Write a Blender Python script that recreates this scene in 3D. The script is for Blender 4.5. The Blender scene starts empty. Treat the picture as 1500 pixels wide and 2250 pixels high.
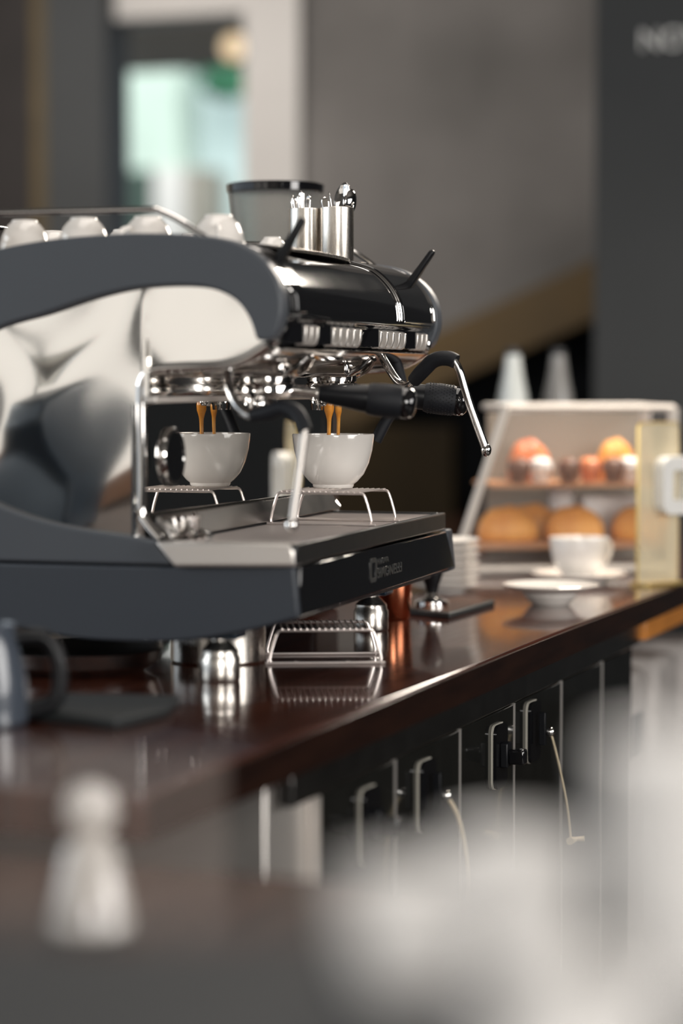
import bpy, bmesh, math, random
from mathutils import Vector, Matrix
random.seed(4)
S = bpy.context.scene
COL = S.collection
PI = math.pi
COUNTER_Z = 0.92

# ------------------------------------------------------------------ camera
cam_data = bpy.data.cameras.new('camera'); cam = bpy.data.objects.new('camera', cam_data); COL.objects.link(cam)
YAW = math.radians(19.4); PITCH = math.atan((1125-835)/5312.0)
cam.location = (0, 0, COUNTER_Z+0.382)
fwd = Vector((math.cos(YAW)*math.cos(PITCH), math.sin(YAW)*math.cos(PITCH), -math.sin(PITCH)))
cam.rotation_euler = fwd.to_track_quat('-Z', 'Y').to_euler()
cam_data.sensor_fit = 'VERTICAL'; cam_data.sensor_height = 36; cam_data.sensor_width = 24; cam_data.lens = 85
cam_data.clip_start = 0.05
cam_data.dof.use_dof = True; cam_data.dof.focus_distance = 3.50; cam_data.dof.aperture_fstop = 1.55
S.camera = cam
S.view_settings.view_transform = 'Standard'; S.view_settings.look = 'None'
S.view_settings.exposure = 0.12; S.view_settings.gamma = 1; S.view_settings.use_curve_mapping = False
S.cycles.use_denoising = True
S.cycles.max_bounces = 10; S.cycles.glossy_bounces = 8; S.cycles.transmission_bounces = 8
S.cycles.transparent_max_bounces = 12
S.cycles.sample_clamp_indirect = 6

# ------------------------------------------------------------------ world + lights
W = bpy.data.worlds.new('world'); S.world = W; W.use_nodes = True
bg = W.node_tree.nodes['Background']
bg.inputs['Color'].default_value = (0.75, 0.85, 0.95, 1); bg.inputs['Strength'].default_value = 0.9

def area(name, loc, target, sx, sy, power, color):
    l = bpy.data.lights.new(name, 'AREA'); l.shape = 'RECTANGLE'; l.size = sx; l.size_y = sy
    l.energy = power; l.color = color
    o = bpy.data.objects.new(name, l); COL.objects.link(o); o.location = loc
    o.rotation_euler = (Vector(target)-Vector(loc)).to_track_quat('-Z', 'Y').to_euler()
    return o
area('window_light_rear', (-2.9, 3.2, 1.7), (3, 3.2, 1.6), 4.2, 2.4, 24, (1.0, .95, .88))
area('cup_fill_right', (2.5, -2.85, 1.9), (3.3, 1.2, 1.1), 2.6, 1.5, 125, (1.0, .97, .94))  # added fill for the cups; the right wall has no window
area('cup_key_light', (-2.7, -1.7, 2.3), (3.3, 1.15, 1.15), 2.2, 1.6, 190, (1.0, .97, .93))  # added key lamp behind the camera to brighten the cups, not a window
area('window_light_side', (1.6, 4.6, 2.3), (3.0, 1.2, 1.0), 2.6, 1.6, 50, (.90, .96, 1.0))
area('overhead_fill', (3.2, 1.3, 3.2), (3.2, 1.3, 0), 2.6, 1.0, 22, (1.0, .93, .86))  # added overhead area lamp over the bar, no fixture there
area('far_wall_fill', (7.6, 4.2, 3.3), (10, 3.6, 1.9), 2.0, 1.2, 100, (1.0, .96, .92))  # added fill that lifts the far wall and doorway, no ceiling lamp there
area('lane_daylight', (15.0, 6.0, 4.5), (18, 7.8, 2.8), 3.0, 2.0, 230, (.95, 1.0, .98))
area('pastry_fill_light', (4.8, 0.9, 2.1), (4.7, 1.3, 1.0), .6, .4, 34, (1.0, .90, .78))  # added fill to brighten the pastries; the case has no lamp

# ------------------------------------------------------------------ materials
def mat(name, base, rough=.5, metal=0.0, coat=0.0, var=0.0, scale=20, bump=0.0, bscale=60, trans=0.0, ior=1.45,
        stretch=(1, 1, 1), base2=None, emis=None, estr=0.0, alpha=1.0, spec=.5, roughvar=0.0, sss=0.0):
    m = bpy.data.materials.new(name); m.use_nodes = True
    nt = m.node_tree; p = nt.nodes['Principled BSDF']
    p.inputs['Base Color'].default_value = (*base, 1); p.inputs['Roughness'].default_value = rough
    p.inputs['Metallic'].default_value = metal; p.inputs['Coat Weight'].default_value = coat
    p.inputs['Coat Roughness'].default_value = 0.04
    p.inputs['Transmission Weight'].default_value = trans; p.inputs['IOR'].default_value = ior
    p.inputs['Specular IOR Level'].default_value = spec
    p.inputs['Alpha'].default_value = alpha
    if emis: p.inputs['Emission Color'].default_value = (*emis, 1); p.inputs['Emission Strength'].default_value = estr
    tc = nt.nodes.new('ShaderNodeTexCoord'); mp = nt.nodes.new('ShaderNodeMapping')
    mp.inputs['Scale'].default_value = stretch; nt.links.new(tc.outputs['Object'], mp.inputs['Vector'])
    n = nt.nodes.new('ShaderNodeTexNoise'); n.inputs['Scale'].default_value = scale; n.inputs['Detail'].default_value = 5
    nt.links.new(mp.outputs['Vector'], n.inputs['Vector'])
    if var > 0 or base2:
        r = nt.nodes.new('ShaderNodeValToRGB')
        b2 = base2 if base2 else tuple(min(1, c*(1+var)) for c in base)
        b1 = base if base2 else tuple(c*(1-var) for c in base)
        r.color_ramp.elements[0].color = (*b1, 1); r.color_ramp.elements[1].color = (*b2, 1)
        r.color_ramp.elements[0].position = .32; r.color_ramp.elements[1].position = .68
        nt.links.new(n.outputs['Fac'], r.inputs['Fac']); nt.links.new(r.outputs['Color'], p.inputs['Base Color'])
    if roughvar > 0:
        mr = nt.nodes.new('ShaderNodeMapRange'); mr.inputs['To Min'].default_value = max(0, rough-roughvar)
        mr.inputs['To Max'].default_value = rough+roughvar
        nt.links.new(n.outputs['Fac'], mr.inputs['Value']); nt.links.new(mr.outputs['Result'], p.inputs['Roughness'])
    if bump > 0:
        n2 = nt.nodes.new('ShaderNodeTexNoise'); n2.inputs['Scale'].default_value = bscale
        nt.links.new(mp.outputs['Vector'], n2.inputs['Vector'])
        b = nt.nodes.new('ShaderNodeBump'); b.inputs['Strength'].default_value = bump; b.inputs['Distance'].default_value = .002
        nt.links.new(n2.outputs['Fac'], b.inputs['Height']); nt.links.new(b.outputs['Normal'], p.inputs['Normal'])
    return m
M = {}
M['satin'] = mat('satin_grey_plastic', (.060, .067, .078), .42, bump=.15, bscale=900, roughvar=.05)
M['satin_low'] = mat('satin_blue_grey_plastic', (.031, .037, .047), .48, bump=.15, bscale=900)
M['gloss'] = mat('gloss_black', (.006, .006, .007), .07, coat=.6, roughvar=.02)
M['black'] = mat('black_plastic', (.006, .0065, .008), .36, spec=.3, roughvar=.08)
M['rubber'] = mat('black_rubber', (.009, .010, .013), .5, spec=.3, bump=.2, bscale=1500)
M['darkmetal'] = mat('dark_painted_metal', (.030, .031, .032), .3, metal=.6, roughvar=.06)
M['body'] = mat('machine_body_black', (.008, .008, .009), .5, var=.2)
M['chrome'] = mat('chrome', (.82, .80, .78), .06, metal=1, roughvar=.03)
M['wire'] = mat('wire_steel', (.80, .72, .68), .30, metal=.75, roughvar=.05)
M['steel'] = mat('polished_steel', (.88, .86, .83), .07, metal=1, roughvar=.03, scale=6)
M['mirror'] = mat('mirror_steel', (.80, .80, .79), .012, metal=1, roughvar=.008, scale=300)
M['brushed'] = mat('brushed_steel', (.62, .58, .53), .27, metal=1, roughvar=.06, scale=60, stretch=(40, 40, 1))
M['satinsteel'] = mat('satin_steel', (.72, .68, .64), .35, metal=.8, roughvar=.05)
M['traysteel'] = mat('tray_steel', (.34, .33, .32), .25, metal=1, roughvar=.05)
M['ceramic'] = mat('white_ceramic', (.74, .70, .655), .14, coat=.5, roughvar=.03)
M['stoneware'] = mat('pale_stoneware', (.78, .755, .73), .4, var=.04)
M['void'] = mat('recess_black', (.004, .0045, .005), .9, spec=.05)
M['acrylic'] = mat('clear_acrylic', (.5, .42, .38), .03, alpha=.055)
M['wandsteel'] = mat('wand_steel', (.40, .37, .345), .34, metal=.9, roughvar=.04)
M['bluesteel'] = mat('blue_grey_enamel', (.055, .066, .085), .25, coat=.5)
M['groupchrome'] = mat('chrome_dimmed', (.50, .475, .455), .10, metal=1, roughvar=.04)  # chrome copy; the dark surroundings it mirrors are put into the colour
M['coffee'] = mat('coffee_crema', (.62, .22, .025), .22, base2=(.80, .36, .06), scale=60, coat=.4)
M['liquid'] = mat('coffee_dark', (.07, .02, .006), .1)
M['wood'] = mat('counter_wood', (.030, .009, .006), .13, base2=(.075, .022, .012), scale=5, stretch=(1, 14, 1), coat=.5, roughvar=.04, bump=.03, bscale=40)
M['woodedge'] = mat('counter_edge_wood', (.010, .0045, .0035), .25, base2=(.020, .008, .005), scale=6, stretch=(1, 8, 8))
M['door'] = mat('cabinet_door_black', (.010, .010, .009), .10, coat=.3, var=.15, roughvar=.03)
M['padfoam'] = mat('pale_foam', (.38, .36, .31), .7, var=.05)
M['cable'] = mat('steel_cable', (.62, .52, .36), .35, metal=.7, bump=.8, bscale=900)
M['glass'] = mat('clear_glass', (.96, .97, .97), .02, trans=1.0)
M['smoke'] = mat('smoked_plastic', (.62, .62, .60), .10, trans=.88, ior=1.12)
M['copper'] = mat('copper', (.72, .27, .14), .2, metal=1, roughvar=.08)
M['pastry'] = mat('pastry', (.62, .22, .035), .45, base2=(.80, .38, .08), scale=14, bump=.4, bscale=40)
M['choc'] = mat('chocolate', (.10, .045, .03), .4, base2=(.22, .10, .06), scale=20)
M['cream'] = mat('cream_icing', (.75, .72, .70), .4, var=.08)
M['berry'] = mat('red_glaze', (.50, .12, .05), .3, base2=(.65, .25, .10), scale=18)
M['shelfwood'] = mat('shelf_wood', (.36, .16, .07), .4, base2=(.48, .24, .12), scale=6, stretch=(1, 12, 1))
M['brass'] = mat('brass', (.66, .48, .18), .3, metal=.7, roughvar=.1)
M['frame'] = mat('pale_frame', (.50, .46, .42), .35, var=.05)
M['sign'] = mat('white_sign', (.80, .79, .76), .4, var=.03)
M['concrete'] = mat('concrete', (.088, .081, .075), .85, base2=(.20, .184, .171), scale=.9, bump=.3, bscale=12)
M['darkwall'] = mat('dark_wall', (.030, .033, .036), .8, var=.12, scale=3)
M['bluegrey'] = mat('slate_paint', (.041, .043, .044), .7, var=.08, scale=2)
M['brownwall'] = mat('brown_dark_panel', (.022, .018, .017), .7, var=.15, scale=3)
M['gold'] = mat('ochre_paint', (.072, .040, .007), .6, var=.2, scale=3)
M['goldtrim'] = mat('ochre_trim', (.09, .062, .025), .5, var=.2, scale=3)
M['cream_wall'] = mat('cream_wall', (.62, .57, .50), .8, var=.05, scale=2)
M['whiteframe'] = mat('pale_door_frame', (.52, .49, .46), .6, var=.04, scale=2)
M['lintel'] = mat('taupe_wall', (.24, .215, .18), .8, var=.08, scale=2)
M['green'] = mat('green_shrub', (.02, .10, .05), .8, var=.5, scale=8, bump=.6)
M['palegreen'] = mat('pale_green_wall', (.44, .52, .45), .8, var=.10, scale=1)
M['paleblue'] = mat('pale_blue_wall', (.46, .55, .54), .8, var=.08, scale=1)
M['darkgreen'] = mat('dark_green_door', (.04, .065, .05), .6, var=.2)
M['floor'] = mat('floor_tiles', (.030, .026, .022), .4, var=.25, scale=3)
M['ceil'] = mat('ceiling_paint', (.13, .12, .11), .9, var=.05)
M['mat'] = mat('rubber_mat', (.020, .023, .024), .55, bump=.4, bscale=200)
M['matbrown'] = mat('leather_mat', (.055, .020, .008), .35, var=.3)
M['navy'] = mat('navy_paint', (.010, .020, .032), .3, var=.2)
M['grey_box'] = mat('dark_grey_laminate', (.024, .028, .032), .55, var=.06)
M['kraft'] = mat('kraft_paper', (.42, .22, .13), .7, var=.1)
M['sidewood'] = mat('side_counter_wood', (.05, .028, .02), .4, base2=(.10, .055, .04), scale=5, stretch=(1, 10, 1))
M['logo'] = mat('dark_logo_lacquer', (.030, .032, .032), .3, coat=.3)
M['icon'] = mat('white_print', (.6, .6, .6), .5)
M['lamp'] = mat('lamp_glow', (1, .8, .55), .5, emis=(1, .72, .42), estr=.8)
M['orange'] = mat('orange_board', (.55, .21, .045), .4, var=.15)
M['paper'] = mat('paper_bag', (.42, .39, .37), .7, var=.1)

# ------------------------------------------------------------------ mesh helpers
def finish(name, bm, m, parent=None, smooth=True, bevel=0.0, seg=2, kind=None, angle=35):
    bmesh.ops.recalc_face_normals(bm, faces=bm.faces)
    me = bpy.data.meshes.new(name); bm.to_mesh(me); bm.free()
    me.materials.append(M[m] if isinstance(m, str) else m)
    o = bpy.data.objects.new(name, me); COL.objects.link(o)
    if parent is not None: o.parent = parent
    if kind: o['kind'] = kind
    if bevel > 0:
        b = o.modifiers.new('bevel', 'BEVEL'); b.width = bevel; b.segments = seg; b.limit_method = 'ANGLE'
        b.angle_limit = math.radians(30)
    if smooth:
        me.polygons.foreach_set('use_smooth', [True]*len(me.polygons))
        me.set_sharp_from_angle(angle=math.radians(angle))
    return o
def B(): return bmesh.new()
def add_box(bm, x0, x1, y0, y1, z0, z1, mtx=None):
    vs = [bm.verts.new(Vector((x, y, z)) if mtx is None else mtx @ Vector((x, y, z))) for x in (x0, x1) for y in (y0, y1) for z in (z0, z1)]
    for f in ((0, 1, 3, 2), (4, 6, 7, 5), (0, 4, 5, 1), (2, 3, 7, 6), (0, 2, 6, 4), (1, 5, 7, 3)):
        bm.faces.new([vs[i] for i in f])
    return bm
def add_prism(bm, pts, axis, a, b):
    # pts are 2D; axis x: (y,z); axis y: (x,z); axis z: (x,y)
    def P(p, t):
        return {'x': (t, p[0], p[1]), 'y': (p[0], t, p[1]), 'z': (p[0], p[1], t)}[axis]
    v0 = [bm.verts.new(P(p, a)) for p in pts]; v1 = [bm.verts.new(P(p, b)) for p in pts]
    n = len(pts)
    bm.faces.new(v0); bm.faces.new(v1[::-1])
    for i in range(n): bm.faces.new((v0[i], v1[i], v1[(i+1) % n], v0[(i+1) % n]))
    return bm
def add_lathe(bm, prof, n=40, mtx=None, close=True):
    rings = []
    for (r, z) in prof:
        ring = []
        if r < 1e-6:
            v = Vector((0, 0, z)); ring = [bm.verts.new(mtx @ v if mtx else v)]
        else:
            for i in range(n):
                a = 2*PI*i/n; v = Vector((r*math.cos(a), r*math.sin(a), z)); ring.append(bm.verts.new(mtx @ v if mtx else v))
        rings.append(ring)
    for a, b in zip(rings, rings[1:]):
        for i in range(n):
            j = (i+1) % n
            if len(a) == 1 and len(b) == 1: break
            if len(a) == 1: bm.faces.new((a[0], b[i], b[j]))
            elif len(b) == 1: bm.faces.new((a[i], b[0], a[j]))
            else: bm.faces.new((a[i], b[i], b[j], a[j]))
    if close:
        for r in (rings[0], rings[-1]):
            if len(r) > 2: bm.faces.new(r)
    return bm
def smooth_path(pts, k=6, closed=False):
    P = [Vector(p) for p in pts]; out = []; n = len(P)
    rng = range(n) if closed else range(n-1)
    for i in rng:
        if closed: p0, p1, p2, p3 = P[(i-1) % n], P[i], P[(i+1) % n], P[(i+2) % n]
        else: p0, p1, p2, p3 = P[max(i-1, 0)], P[i], P[i+1], P[min(i+2, n-1)]
        for j in range(k):
            t = j/k
            out.append(.5*((2*p1)+(-p0+p2)*t+(2*p0-5*p1+4*p2-p3)*t*t+(-p0+3*p1-3*p2+p3)*t**3))
    if not closed: out.append(P[-1])
    return out
def add_tube(bm, pts, r, n=10, closed=False):
    P = [Vector(p) for p in pts]; m = len(P); R = r if isinstance(r, (list, tuple)) else [r]*m
    rings = []; up = None
    for i, p in enumerate(P):
        if closed: t = (P[(i+1) % m]-P[(i-1) % m])
        else: t = P[min(i+1, m-1)]-P[max(i-1, 0)]
        t.normalize()
        if up is None:
            up = Vector((0, 0, 1)) if abs(t.z) < .9 else Vector((1, 0, 0))
        s = t.cross(up).normalized(); up = s.cross(t).normalized()
        rings.append([bm.verts.new(p+(s*math.cos(2*PI*k/n)+up*math.sin(2*PI*k/n))*R[i]) for k in range(n)])
    pairs = list(zip(rings, rings[1:]))
    if closed: pairs.append((rings[-1], rings[0]))
    for a, b in pairs:
        for k in range(n):
            bm.faces.new((a[k], b[k], b[(k+1) % n], a[(k+1) % n]))
    if not closed: bm.faces.new(rings[0][::-1]); bm.faces.new(rings[-1])
    return bm
def resample(R, m): # list of radii along path to m entries
    out = []
    for i in range(m):
        t = i/(m-1)*(len(R)-1); k = min(int(t), len(R)-2); out.append(R[k]+(R[k+1]-R[k])*(t-k))
    return out
def box(name, x0, x1, y0, y1, z0, z1, m, parent=None, bevel=.0, **k):
    return finish(name, add_box(B(), x0, x1, y0, y1, z0, z1), m, parent, smooth=bevel > 0, bevel=bevel, **k)
def prism(name, pts, axis, a, b, m, parent=None, bevel=0.0, **k):
    return finish(name, add_prism(B(), pts, axis, a, b), m, parent, bevel=bevel, **k)
def lathe(name, prof, m, parent=None, mtx=None, n=40, **k):
    return finish(name, add_lathe(B(), prof, n, mtx), m, parent, **k)
def tube(name, pts, r, m, parent=None, n=10, k=6, closed=False, **kw):
    pp = smooth_path(pts, k, closed) if k > 1 else [Vector(p) for p in pts]
    rr = resample(r, len(pp)) if isinstance(r, (list, tuple)) else r
    return finish(name, add_tube(B(), pp, rr, n, closed), m, parent, **kw)
def thing(name, label, cat, loc=(0, 0, 0), rz=0, group=None):
    o = bpy.data.objects.new(name, None); COL.objects.link(o); o.empty_display_size = .05
    o.location = loc; o.rotation_euler = (0, 0, rz)
    return tag(o, label, cat, group)
def tag(o, label, cat, group=None, kind=None):
    o['label'] = label; o['category'] = cat
    if group: o['group'] = group
    if kind: o['kind'] = kind
    return o
def dup(root, loc, rz=None, label=None, group=None):
    r = root.copy(); COL.objects.link(r); r.location = loc
    if rz is not None: r.rotation_euler = (0, 0, rz)
    if label: r['label'] = label
    if group: r['group'] = group
    for ch in list(root.children):
        c = ch.copy(); COL.objects.link(c); c.parent = r
        for g in list(ch.children):
            d = g.copy(); COL.objects.link(d); d.parent = c
    return r
def frame_mtx(p, d, up=(0, 0, 1)):
    # matrix taking local z to direction d, located at p
    q = Vector(d).normalized().to_track_quat('Z', 'Y')
    return Matrix.Translation(Vector(p)) @ q.to_matrix().to_4x4()
def text(name, s, size, loc, rot, m, parent=None, depth=.0008, sx=1.0, bold=0.0):
    cu = bpy.data.curves.new(name, 'FONT'); cu.body = s; cu.size = size; cu.extrude = depth; cu.offset = bold
    cu.align_x = 'LEFT'
    t = bpy.data.objects.new(name, cu); COL.objects.link(t)
    bpy.context.view_layer.update()
    me = bpy.data.meshes.new_from_object(t); bpy.data.objects.remove(t)
    me.materials.clear(); me.materials.append(M[m])
    o = bpy.data.objects.new(name, me); COL.objects.link(o); o.parent = parent
    o.location = loc; o.rotation_euler = rot; o.scale = (sx, 1, 1)
    return o

# ------------------------------------------------------------------ room
def struct(name, x0, x1, y0, y1, z0, z1, m): return box(name, x0, x1, y0, y1, z0, z1, m, kind='structure')
struct('floor', -3, 22, -3.0, 11.5, -.1, 0, 'floor')
struct('ceiling', -3, 10.0, -3.0, 5.6, 3.4, 3.5, 'ceil')
struct('wall_right', -3, 10.0, -3.1, -3.0, 0, 3.4, 'darkwall')
struct('wall_rear', -3.1, -3.0, -3.0, 5.6, 0, 3.4, 'cream_wall')
for i_, (y, w_) in enumerate(((1.1, .12), (2.05, .05), (2.75, .16), (3.7, .05), (4.5, .14))):
    struct('reflection_post', -2.80, -2.76, y, y+w_, 0, 3.4, 'bluegrey')  # unseen dark posts, added to put stripes into the side panel's reflection
struct('window_1_sill', -2.85, -2.70, 1.0, 5.4, .3, .62, 'kraft')
# left wall with a wide daylight opening towards the street side
struct('wall_left_low', -3, 4.5, 5.5, 5.6, 0, .7, 'cream_wall')
struct('wall_left', 4.5, 10.0, 5.5, 5.6, 0, 3.4, 'cream_wall')
# far wall (x = 10): dark panel, ochre strip, slate pier, doorway, pale frame, concrete
struct('wall_far_panel', 10.0, 10.15, 5.0, 5.6, 0, 3.4, 'brownwall')
struct('trim_1', 9.97, 10.15, 4.90, 5.0, 0, 3.4, 'goldtrim')
prism('wall_far_pier', [(4.90, 10.15), (4.90, 9.9), (4.6, 9.9), (4.6, 10.15)], 'z', 0, 3.4, 'bluegrey', kind='structure').data
for o in [COL.objects['wall_far_pier']]:
    for v in o.data.vertices: v.co = (v.co.y, v.co.x, v.co.z)
struct('door_1_header', 10.0, 10.25, 3.94, 4.6, 2.92, 3.4, 'whiteframe')
struct('door_1_frame', 9.95, 10.25, 3.70, 3.96, 0, 3.4, 'whiteframe')
struct('reflected_dark_panel', 9.6, 9.7, -3.0, 1.9, 0, 3.4, 'darkwall')  # unseen slab before the concrete, added so the mirror panel reflects dark
struct('wall_far', 10.0, 10.2, -3.0, 3.70, 0, 3.4, 'concrete')
# lane beyond the doorway
struct('wall_beyond_lintel', 13.0, 13.2, 4.5, 7.2, 3.12, 4.6, 'lintel')
struct('wall_beyond', 18.0, 18.2, 5.5, 11.5, 0, 5.0, 'paleblue')
struct('wall_beyond_pale_green', 17.6, 17.95, 7.55, 8.6, 2.95, 4.2, 'palegreen')
struct('door_2', 17.5, 17.95, 7.72, 8.0, 1.4, 2.95, 'darkgreen')
struct('door_3', 17.5, 17.95, 7.30, 7.42, 1.6, 2.95, 'lintel')
struct('trim_2', 17.4, 17.95, 7.44, 7.68, 0, 2.95, 'whiteframe')
sh = finish('street_shrub', B(), 'green')
bm = bmesh.new()
for i in range(26):
    c = Vector((17.3+random.uniform(-.15, .15), 7.02+random.gauss(0, .09), 3.60+random.gauss(0, .06)))
    bmesh.ops.create_icosphere(bm, subdivisions=1, radius=random.uniform(.05, .11), matrix=Matrix.Translation(c))
add_tube(bm, [(17.35, 7.02, 3.5), (17.35, 7.02, 5)], .04, 8)
bm.to_mesh(sh.data); bm.free()
tag(sh, 'dark green hanging plant seen through the far doorway', 'plant')
lamp = thing('pendant_lamp', 'round warm glowing lamp high in the far doorway', 'lamp', (12.6, 5.07, 3.15))
bm = B(); bmesh.ops.create_uvsphere(bm, u_segments=24, v_segments=14, radius=.07); finish('lamp_globe', bm, 'lamp', lamp)
finish('cord', add_tube(B(), [(0, 0, .07), (0, 0, .47)], .004, 6), 'black', lamp)
struct('ceiling_beyond', 11.5, 13.0, 3.2, 7.2, 3.62, 3.7, 'lintel')
# slate column at the right with white lettering, ochre stair beam and dark recess beneath it
colm = struct('wall_column', 7.0, 7.5, .45, 1.675, 0, 3.4, 'bluegrey')
let = text('wall_lettering', 'NOVA', .085, (6.995, 1.545, 2.262), (PI/2, 0, -PI/2), 'sign', depth=.003)
tag(let, 'white capital lettering high on the slate column', 'lettering')
stair = thing('stair_beam', 'ochre sloping stair beam crossing the concrete wall', 'stair beam')
prism('stringer', [(1.2, 2.18), (1.2, 1.92), (2.2, 1.50), (2.45, 1.395), (3.3, 1.04), (3.3, 1.25), (2.9, 1.42), (2.2, 1.725)], 'x', 8.9, 9.05, 'gold', stair)
prism('recess_dark_sheet', [(1.2, 1.92), (2.2, 1.50), (3.3, 1.04), (3.3, 0), (1.2, 0)], 'x', 9.0, 9.1, 'void', stair)  # flat sheet; the darkness under the stair is put into its black colour
M['olive'] = mat('olive_brown_panel', (.022, .014, .005), .8, var=.3, spec=.2, scale=2)
struct('wall_low_panel', 8.7, 8.8, 2.62, 3.6, 0, 1.13, 'olive')

# ------------------------------------------------------------------ counter + cabinets
ct = thing('bar_counter', 'long glossy dark red-brown wooden bar counter under the coffee machine', 'counter')
prism('worktop', [(2.02, .905), (6.6, .905), (6.6, 2.0), (2.02, 2.0)], 'z', COUNTER_Z-.044, COUNTER_Z, 'wood', ct, bevel=.003)
box('edge_band', 2.03, 6.6, .900, .9055, COUNTER_Z-.0425, COUNTER_Z-.003, 'woodedge', ct)
box('steel_rail', 2.48, 4.25, .93, .95, .83, .876, 'traysteel', ct, bevel=.002)
box('back_panel', 2.5, 6.5, 1.9, 1.95, 0, .876, 'darkwall', ct)
cab_end = tag(box('cabinet_end_panel', 2.46, 2.588, .955, 1.85, 0, .874, 'satinsteel', bevel=.002), 'pale steel end panel of the under-counter fridge, nearest the camera', 'panel')
def cabinet(x0, x1, label):
    t = thing('fridge_cabinet', label, 'cabinet', (x0, .95, 0), group='black under-counter fridge cabinets')
    w = x1-x0
    box('carcass', .004, w-.004, .02, .85, .08, .826, 'body', t)
    box('door', .003, w-.003, -.01, .018, .09, .824, 'door', t, bevel=.002)
    box('door_edge', .0005, .0022, -.0115, .018, .09, .825, 'satinsteel', t)
    return t
xs = [2.592, 2.872, 3.157, 3.437, 3.72, 4.0, 4.235]
labs = ['black fridge cabinet under the counter nearest the camera', 'black fridge cabinet with the blurred dangling cable lock',
        'black fridge cabinet with the knobbed lock plate in focus', 'black fridge cabinet with the sharp dangling cable lock',
        'black fridge cabinet just past the sharp cable lock', 'black fridge cabinet farthest under the dark counter']
for a, b, l in zip(xs, xs[1:], labs): cabinet(a, b, l)

def lock_plate(x, z, label):
    t = thing('fridge_lock', label, 'lock', (x, .94, z), group='fridge lock plates on the cabinet doors')
    pts = []
    hw, hh, r = .031, .047, .014
    for cx, cz, a0 in ((hw-r, hh-r, 0), (-hw+r, hh-r, 90), (-hw+r, -hh+r, 180), (hw-r, -hh+r, 270)):
        for k in range(6):
            a = math.radians(a0+k*18); pts.append((cx+r*math.cos(a), cz+r*math.sin(a)))
    prism('adhesive_pad', pts, 'y', -.0035, -.0003, 'padfoam', t)
    prism('plate', [(p[0]*.98, p[1]*.98) for p in pts], 'y', -.0085, -.0035, 'gloss', t)
    return t
def knob(t):
    o = box('knob_base', -.012, .012, -.020, -.0085, -.016, .020, 'black', t, bevel=.002)
    box('knob', -.010, .010, -.044, -.020, -.011, .011, 'gloss', o, bevel=.003)
def cable(t, pts, r, end):
    box('bracket', -.004, .004, -.024, -.014, -.02, .03, 'black', t, bevel=.001)
    c = tube('cable', pts, r, 'cable', t, n=8, k=8)
    bm = B(); bmesh.ops.create_uvsphere(bm, u_segments=16, v_segments=10, radius=.0075, matrix=Matrix.Translation((.004, -.030, 0)))
    finish('swivel', bm, 'chrome', t)
    d = Vector(end)
    finish('plug', add_tube(B(), [d+Vector((-.006, .0, 0)), d+Vector((.0, 0, 0)), d+Vector((.004, -.008, .002)), d+Vector((.006, -.02, .003))], [.006, .006, .0035, .0045], 10), 'cable', c)
l1 = lock_plate(2.761, .762, 'blurred black lock plate with projecting knob, nearest the camera'); knob(l1)
l2 = lock_plate(2.992, .761, 'blurred black lock plate with thick steel cable hanging down')
cable(l2, [(.004, -.030, 0), (.008, -.045, -.03), (.012, -.055, -.09), (.012, -.055, -.17), (.008, -.05, -.23)], .003, (.008, -.05, -.235))
l3 = lock_plate(3.342, .761, 'sharp black rounded lock plate with square knob pointing outwards'); knob(l3)
l4 = lock_plate(3.532, .770, 'sharp black lock plate with thin cable and metal plug end')
cable(l4, [(.004, -.030, 0), (.006, -.036, -.022), (.012, -.046, -.07), (.018, -.054, -.12), (.022, -.058, -.165)], .002, (.022, -.058, -.168))
# items beyond the cabinets
tag(box('lower_shelf_board', 4.26, 6.2, .92, 1.7, .835, .872, 'orange', bevel=.003), 'warm orange wooden board under the far end of the counter', 'shelf board')
for i, (x, l) in enumerate([(4.34, 'pale paper sack with blue print under the counter edge'), (4.62, 'pale paper sack behind the printed one under the counter'), (4.92, 'pale paper sack farthest under the counter')]):
    t = thing('paper_sack', l, 'sack', (x+.08, 1.06, 0), group='paper sacks under the counter')
    prism('bag', [(-.12, 0), (.12, 0), (.115, .6), (.09, .76), (-.09, .76), (-.115, .6)], 'y', -.09, .12, 'paper', t, bevel=.02)
    if i == 0: box('blue_print', -.05, .02, -.096, -.092, .60, .68, 'navy', t)

# ------------------------------------------------------------------ espresso machine
MR = math.radians(2.8)
MO = Vector((2.802, 1.041, COUNTER_Z))
def mw(u, w, z):
    return Vector((MO.x+u*math.cos(MR)-w*math.sin(MR), MO.y+u*math.sin(MR)+w*math.cos(MR), MO.z+z))
em = thing('espresso_machine', 'large black and chrome two-group espresso machine on the wooden counter', 'coffee machine', MO, MR)
ARCH_OUT = [(.052, .431), (.040, .431), (.032, .437), (.026, .450), (.022, .469), (.025, .497), (.041, .525), (.071, .548), (.106, .559), (.154, .564), (.215, .566), (.277, .564),
            (.339, .559), (.402, .549), (.46, .532), (.51, .505), (.55, .465), (.575, .41), (.585, .34), (.585, .27), (.575, .21), (.56, .149)]
SEAM = [(.166, .149), (.190, .179)]
LOW_TOP = [(.217, .184), (.279, .191), (.342, .202), (.405, .221), (.45, .245), (.485, .285), (.50, .33), (.495, .38), (.46, .42), (.403, .449)]
ARCH_IN = [(.34, .466), (.277, .485), (.216, .497), (.155, .500), (.113, .495), (.083, .481), (.065, .458), (.056, .432)]
def curve2(pts, k=4):
    return [(p.x, p.y) for p in smooth_path([(a, b, 0) for a, b in pts], k)]
C_POLY = curve2(ARCH_OUT, 4)+SEAM+curve2(LOW_TOP+ARCH_IN, 4)
LOWER = [(.56, .147), (.166, .147), (.006, .151), (.000, .088)]+curve2([(0, .088), (.06, .071), (.126, .058), (.187, .052), (.28, .052), (.343, .059), (.406, .07), (.48, .09), (.54, .115), (.56, .147)], 4)[1:-1]
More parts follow.
